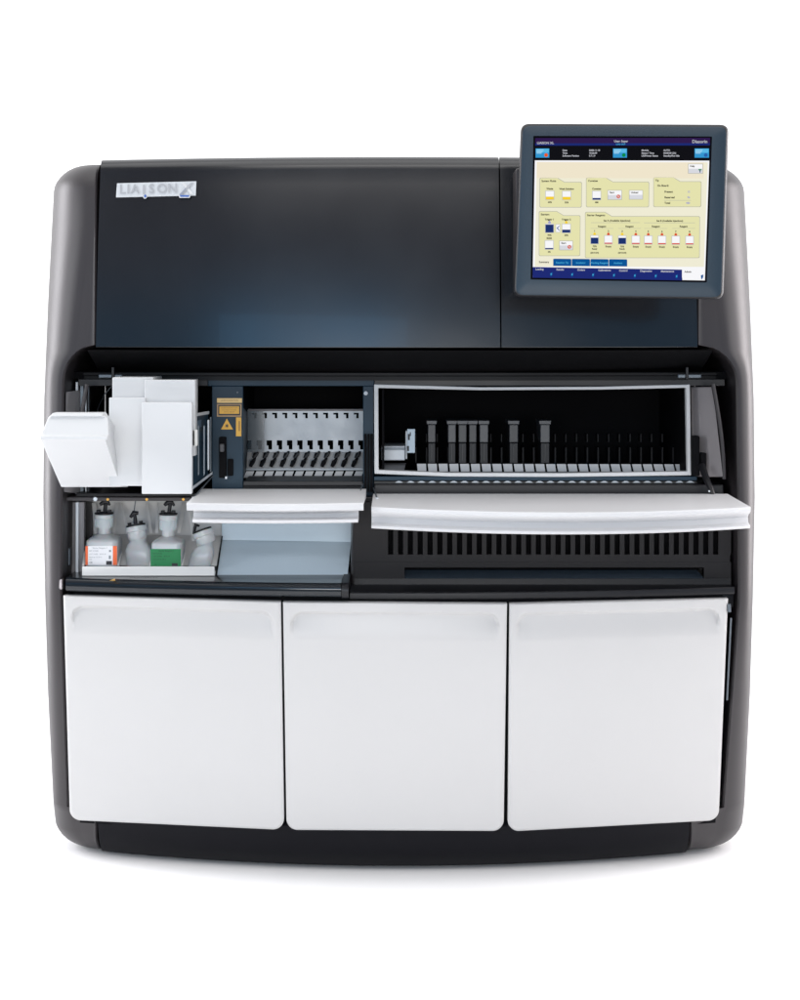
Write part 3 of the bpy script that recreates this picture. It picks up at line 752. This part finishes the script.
# ================================================================ LOWER BAY CONTENTS
YT = .11
tz = ZT+.001
mb = MB()
def TZ(py, y): return P(0, py, y).z
b1 = P(82, 566, YT); b2 = P(214.5, 566, YT)
mb.box(b1.x, b2.x, YT, YT+.004, tz, P(0, 566.6, YT).z, cream, .0008)
mb.box(b1.x, b2.x, YT+.0045, .30, tz, tz+.004, cream)
mb.pslab([(86, 500), (222, 500), (222, 536), (88, 534)], .29, .004, cream)
mb.pslab([(88, 534.2), (222, 536.2), (217, 566), (84, 565)], [.285, .285, .16, .16], .003, cream)
mb.pslab([(82, 566), (85, 545), (85.6, 545), (84, 566)], [YT, .22, .22, YT], .004, cream)
for (a, b, c, d, e, f) in ((92, 96, 95, 534, .2, .26), (115.5, 119, 113, 533, .2, .26), (120.5, 122, 127, 533, .19, .26), (146, 148.5, 150, 533, .2, .26), (157, 158.6, 156, 533, .2, .26), (182, 186, 178, 533, .2, .26), (187, 189, 193, 541, .18, .25)):
    mb.pslab([(a, 503), (b, 503), (c+2.2, d), (c-.8, d)], [f, f, e, e], .003, cream)
for (a, c) in ((118, 117), (150.5, 149), (183, 181)):
    mb.pslab([(c+7, 536), (c+8.4, 536), (c+2, 566), (c, 566)], [.26, .26, .13, .13], .003, cream)
mb.pslab([(221.4, 536), (222.8, 536), (216.8, 577.5), (214.8, 577.5)], [.26, .26, .115, .115], .002, black)
tr = tag(mb.build('bottle_tray', None, org=((b1.x+b2.x)/2, .2, tz)), 'white plastic tray with a low front lip holding the reagent bottles', 'tray')
tz += .0045
def bottle(px, pxw, pyb, y, kind, lab, pts, xo=0):
    base = P(px, 566, y); base.z = tz
    B = empty('reagent_bottle', tuple(base), lab, 'bottle', 'reagent bottles with black tube connectors in the white tray')
    sc2 = PXM*(D+y)/D; w = pxw*sc2/2; dp = w*1.15
    hs = [P(0, v, y).z-tz for v in pts]   # shoulder start, shoulder end(neck), neck top(cap bottom), cap top
    cy = base.y+dp
    m = MB()
    prof = [(.0, 0), (w*.94, 0), (w, .003), (w, hs[0]*.5), (w, hs[0]), (w*.97, hs[0]+.004), (w*.80, lerp(hs[0], hs[1], .55)), (w*.52, lerp(hs[0], hs[1], .9)), (w*.42, hs[1]), (w*.40, hs[2])]
    pr2 = []
    # square body, round neck
    n = 40; vs = []; fs = []
    for i, (r, h) in enumerate(prof):
        pw = 9 if i <= 5 else (5 if i == 6 else (3 if i == 7 else 2))
        for k in range(n):
            a = 2*math.pi*(k+.5)/n; cc, ss = math.cos(a), math.sin(a); q = (abs(cc)**pw+abs(ss)**pw)**(-1/pw)
            vs.append((base.x+r*cc*q, cy+min(r*1.15, dp)*ss*q, tz+h))
    for i in range(len(prof)-1):
        for k in range(n): fs.append([i*n+k, i*n+(k+1) % n, (i+1)*n+(k+1) % n, (i+1)*n+k])
    m.add(vs, fs, bottle_m, True); m.build('bottle_body', B, autosm=50)
    m = MB(); c = (base.x, cy, tz); rc = w*.56
    m.lathe(c, [(rc*.98, hs[2]-.004), (rc, hs[2]), (rc, lerp(hs[2], hs[3], .62)), (rc*1.08, lerp(hs[2], hs[3], .65)), (rc*1.08, hs[3]-.001), (rc*1.0, hs[3])], bottle_m, 28)
    for k in range(24):
        a = k*math.pi/12; m.box(base.x+rc*math.cos(a)-.0005, base.x+rc*math.cos(a)+.0005, cy+rc*math.sin(a)-.0005, cy+rc*math.sin(a)+.0005, tz+hs[2], tz+lerp(hs[2], hs[3], .6), bottle_m)
    m.build('cap', B)
    m = MB(); z0 = tz+hs[3]
    m.lathe((base.x, cy, z0), [(rc*1.02, 0), (rc*1.1, .001), (rc*1.1, .003), (rc*.9, .004)], black, 20)
    for s in (-1, 1): m.box(base.x+s*rc*.62-.004, base.x+s*rc*.62+.004, cy-.006, cy+.004, z0+.003, z0+.009, black, .001)
    m.tube([(base.x+.001, cy, z0), (base.x+.003, cy, z0+.016), (base.x+.005, cy, z0+.028)], [.0042, .004, .0042], black)
    m.tube([(base.x-.008, cy-.003, z0+.020), (base.x+.001, cy-.003, z0+.027), (base.x+.010, cy-.003, z0+.026)], [.0034, .0058, .0034], black)
    m.tube([(base.x+.007, cy-.003, z0+.027), (base.x+.013, cy-.004, z0+.019)], [.004, .0022], black)
    m.build('tube_connector', B)
    return B, base, w, cy, dp
B, base, w, cy, dp = bottle(101, 31.5, 566, .125, 'o', 'clear-white bottle with white label edged orange, leftmost in the tray', (543, 535.5, 527.5, 516))
yl2 = base.y-.0006
m = MB(); m.pbox(85.4, 546, 117, 565, yl2, yl2+.0004, orange); m.pbox(88, 546, 112.8, 565, yl2-.0004, yl2-.0001, paper)
tt = P2(yl2-.0007)
put_text(m, 'Starter Reagent 1', 100, 548, 2.1, inkgrey, tt); put_text(m, 'REF 319200', 89, 551, 1.9, inkgrey, tt, 'LEFT'); put_text(m, 'LOT 21095   2010-10', 89, 554.2, 1.9, inkgrey, tt, 'LEFT')
put_text(m, 'Store at 15-25 C', 89, 557.2, 1.9, inkgrey, tt, 'LEFT'); put_text(m, 'IVD', 89, 559.6, 1.9, inkgrey, tt, 'LEFT'); put_text(m, 'CE', 89.3, 562.6, 2.6, ink, tt, 'LEFT')
m.pbox(106.2, 561, 112, 564.8, yl2-.0008, yl2-.0005, ink); m.pbox(108.8, 555.5, 110.8, 559, yl2-.0008, yl2-.0005, inkgrey); m.pbox(109, 550, 111, 552, yl2-.0008, yl2-.0005, inkgrey)
m.build('label', B)
B, base, w, cy, dp = bottle(166, 30.5, 567, .125, 'g', 'clear-white bottle with a solid green label, standing right of the orange-edged one', (545, 538, 530, 516.5))
yl2 = base.y-.0006; tt = P2(yl2-.0004)
m = MB(); m.pbox(150.6, 549, 180.8, 567, yl2, yl2+.0004, green)
put_text(m, 'Starter Reagent 2', 166, 551, 2.1, dgreen, tt); put_text(m, 'REF 319202', 153, 553.6, 1.9, dgreen, tt, 'LEFT'); put_text(m, 'LOT 21096   2010-10', 153, 556.4, 1.9, dgreen, tt, 'LEFT'); put_text(m, 'Store at 15-25 C', 153, 559.4, 1.9, dgreen, tt, 'LEFT'); put_text(m, 'CE', 154, 564.6, 2.2, dgreen, tt, 'LEFT')
m.pbox(171.8, 563.2, 177.6, 566.6, yl2-.0005, yl2-.0002, ink)
m.build('label', B)
# tilted spare caps on slim white bottles
def slim(px, py, tilt, y, lab, hang=True):
    c0 = P(px, py, y); base = Vector((c0.x+(.008 if hang else -.016), y, tz))
    B = empty('reagent_bottle', tuple(base), lab, 'bottle', 'slim unlabelled white bottles leaning in the tray')
    M = Matrix.Rotation(math.radians(tilt), 3, 'Y') @ Matrix.Rotation(math.radians(-7), 3, 'X')
    m = MB()
    ln = (c0.z-tz)
    ax = (c0-base)
    vs = []; n = 32; fs = []
    prof = [(.0, 0), (.026, .0), (.028, .04), (.028, .50), (.027, .60), (.022, .76), (.018, .86), (.017, 1.0)]
    for r, t in prof:
        q = base+ax*t
        for k in range(n):
            a = 2*math.pi*(k+.5)/n; pw = 7 if t < .5 else (4 if t < .8 else 2)
            cc, ss = math.cos(a), math.sin(a); g = (abs(cc)**pw+abs(ss)**pw)**(-1/pw)*(1 if hang else .85); vs.append(q+Vector((r*cc*g, r*.8*ss*g, 0)))
    for i in range(len(prof)-1):
        for k in range(n): fs.append([i*n+k, i*n+(k+1) % n, (i+1)*n+(k+1) % n, (i+1)*n+k])
    m.add(vs, fs, bottle_m, True); m.build('bottle_body', B)
    m = MB(); m.lathe(c0, [(.018, -.006), (.0205, .0), (.0205, .010), (.0225, .011), (.0225, .021), (.0205, .022)], bottle_m, 28, M=M); m.build('cap', B)
    m = MB(); m.lathe(c0, [(.020, .022), (.0205, .023), (.0205, .025), (.018, .026)], black, 20, M=M)
    T = lambda x, y_, z: c0+M @ Vector((x, y_, z))
    if hang:
        for s in (-1, 1): m.tube([T(s*.012, -.003, .024), T(s*.012, -.003, .031)], .0042, black, 8)
        m.tube([T(0, 0, .024), T(.001, 0, .04), T(.0, 0, .052)], [.0045, .004, .0045], black); m.tube([T(-.009, 0, .042), T(0, 0, .05), T(.009, 0, .048)], [.0032, .0055, .004], black); m.tube([T(0, 0, .05), P(135.5, 501, y)], .0012, steel_dark, 6)
    else:
        m.tube([T(-.019, -.004, .022), T(-.013, -.004, .033), T(-.007, -.004, .041)], [.0028, .0035, .004], black, 8); m.tube([T(-.008, -.004, .038), T(-.002, -.004, .034)], [.003, .002], black, 8)
    m.build('tube_connector', B)
    return B
slim(137.5, 536.5, -10, .17, 'slim unlabelled white bottle between the orange-edged and the green-labelled bottles')
slim(206, 541, -20, .16, 'slim white bottle leaning beside the green-labelled one, partly under the narrow cover', hang=False)
# faint lettering, and a small gold reflection painted as a yellow triangle
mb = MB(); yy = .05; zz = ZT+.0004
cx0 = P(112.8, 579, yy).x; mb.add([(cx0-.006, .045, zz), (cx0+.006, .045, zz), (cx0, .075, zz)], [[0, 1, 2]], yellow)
mb.build('counter_marking_and_reflection', A); mb = MB(); vs, fs = text_mesh('REAGENTS', .012); mb.add([(P(141, 579, yy).x+v.x, .09+v.y, zz) for v in vs], fs, MATS['mid_grey'])
mb.build('counter_marking_and_reflection', A)

# ================================================================ CARTRIDGES IN THE RIGHT BAY
lab = ['grey reagent cartridge standing alone, nearest the steel bracket', 'grey reagent cartridge at the left end of the close row of four, paler front', 'darker grey reagent cartridge, second in the close row of four', 'darker grey reagent cartridge, third in the close row of four',
       'grey reagent cartridge at the right end of the close row of four, palest', 'grey reagent cartridge standing alone midway, right of the row of four', 'grey reagent cartridge standing alone farthest to the right']
cd = mat('dark_cartridge_plastic', (.016, .016, .019), .5); cp = mat('pale_cartridge_plastic', (.085, .085, .09), .4)
CY = .36
for (a, b), l, mm in zip(((427, 436.4), (447.2, 456.6), (457.6, 467.4), (468.2, 477.4), (478.8, 489), (508.4, 519), (539.6, 550.6)), lab, (cart_m, cp, cart_m, cart_m, cp, cart_m, cp)):
    p = P((a+b)/2, 463, CY)
    E = empty('reagent_cartridge', (p.x, CY, P(0, 464, CY).z), l, 'cartridge', 'reagent cartridges in the right bay')
    jj = random.uniform(-.5, .5); m = MB(); m.pbox((a+b)/2-.6, 444, (a+b)/2+.6, 461, CY-.001, CY+.0029, cart_m, .0005); m.pbox(a+1.2, 443, b-1.2, 463.4, CY+.003, CY+.12, cd, .001); m.pbox(a+.8, 424.5, b-.8, 442.6, CY, CY+.12, mm, .0015); m.build('cartridge_body', E)
    m = MB(); m.pslab([(a-.6, 420.6), (b+.6, 420.6), (b+.2, 424.4), (a-.2, 424.4)], CY-.004, .1, cp, .001); m.build('top_flange', E)

# ================================================================ CAMERA, LIGHT
cam = bpy.data.objects.new('camera', bpy.data.cameras.new('camera')); C.objects.link(cam)
cam.location = CAMP; cam.rotation_euler = (math.pi/2, 0, 0)
cam.data.sensor_fit = 'HORIZONTAL'; cam.data.sensor_width = 36; cam.data.lens = 36*D/(800*PXM)
cam.data.shift_y = -(500-PYC)/800; cam.data.clip_end = 200; cam.data.clip_start = .05
bpy.context.scene.camera = cam
w = bpy.data.worlds.new('World'); bpy.context.scene.world = w; w.use_nodes = True; nt = w.node_tree; N = nt.nodes; L = nt.links
bg = N['Background']; tc = N.new('ShaderNodeTexCoord'); sx = N.new('ShaderNodeSeparateXYZ'); L.new(tc.outputs['Generated'], sx.inputs[0])
# behind the machine: white cyclorama; in front: darker studio, blue added near eye level for the panel's sheen, warmer above
def ramp(src, stops):
    r = N.new('ShaderNodeValToRGB'); r.color_ramp.interpolation = 'EASE'
    mr = N.new('ShaderNodeMapRange'); mr.inputs['From Min'].default_value = -1; mr.inputs['From Max'].default_value = 1; L.new(src, mr.inputs['Value']); L.new(mr.outputs['Result'], r.inputs['Fac'])
    e = r.color_ramp.elements
    while len(e) < len(stops): e.new(.5)
    for el, (p, c) in zip(e, stops): el.position = (p+1)/2; el.color = (*c, 1)
    return r
fr1 = ramp(sx.outputs['Z'], [(-1, (.5, .5, .5)), (-.05, (.08, .10, .13)), (.08, (.08, .34, .62)), (.17, (.10, .32, .56)), (.3, (.22, .21, .24)), (.7, (.30, .29, .30)), (1, (.45, .45, .45))])
fac = ramp(sx.outputs['Y'], [(-1, (0, 0, 0)), (-.75, (0, 0, 0)), (.0, (.55, .55, .55)), (.25, (1, 1, 1))])
mx = N.new('ShaderNodeMix'); mx.data_type = 'RGBA'; L.new(fac.outputs['Color'], mx.inputs['Factor']); L.new(fr1.outputs['Color'], mx.inputs['A']); mx.inputs['B'].default_value = (1.7, 1.7, 1.73, 1)
L.new(mx.outputs['Result'], bg.inputs['Color']); bg.inputs['Strength'].default_value = 1.0
def area(name, loc, tgt, sx_, sy_, e, col=(1, 1, 1)):
    l = bpy.data.lights.new(name, 'AREA'); l.shape = 'RECTANGLE'; l.size = sx_; l.size_y = sy_; l.energy = e; l.color = col
    o = bpy.data.objects.new(name, l); C.objects.link(o); o.location = loc; o.rotation_euler = (Vector(tgt)-Vector(loc)).to_track_quat('-Z', 'Y').to_euler(); return o
area('overhead_softbox', (0, -1.3, 4.2), (0, -1.3, 0), 5, 2.6, 62, (1, .995, .985))
area('front_softbox', (0, -4.4, 4.7), (0, 0, .7), 4.2, 1.4, 62, (1, .985, .965))
area('added_blue_softbox', (-1.0, -4.6, 1.95), (-.2, 0, 1.1), 2.2, .5, 11, (.20, .56, 1))  # unseen blue light, added to give the upper panel its sheen
area('fill_softbox', (0, -4.6, 1.0), (0, 0, .85), 2.4, .7, 70, (1, .985, .97))
area('left_softbox', (-3.0, .8, 1.2), (-.6, .2, .7), 1.0, 2.4, 80, (.98, .96, 1))
area('right_softbox', (3.0, .8, 1.2), (.6, .2, .7), 1.0, 2.4, 78, (1, .93, .94))
area('left_front_softbox', (-3.2, -1.2, 1.4), (-.3, 0, .6), .8, 2.0, 30, (.97, .98, 1))
area('right_front_softbox', (3.2, -1.2, 1.4), (.3, 0, .6), .8, 2.0, 24, (1, .95, .93))
for o in bpy.data.objects:
    if '_o' in o: del o['_o']
s = bpy.context.scene
s.view_settings.view_transform = 'Standard'; s.view_settings.look = 'None'; s.view_settings.exposure = 0; s.view_settings.gamma = 1
s.render.engine = 'CYCLES'
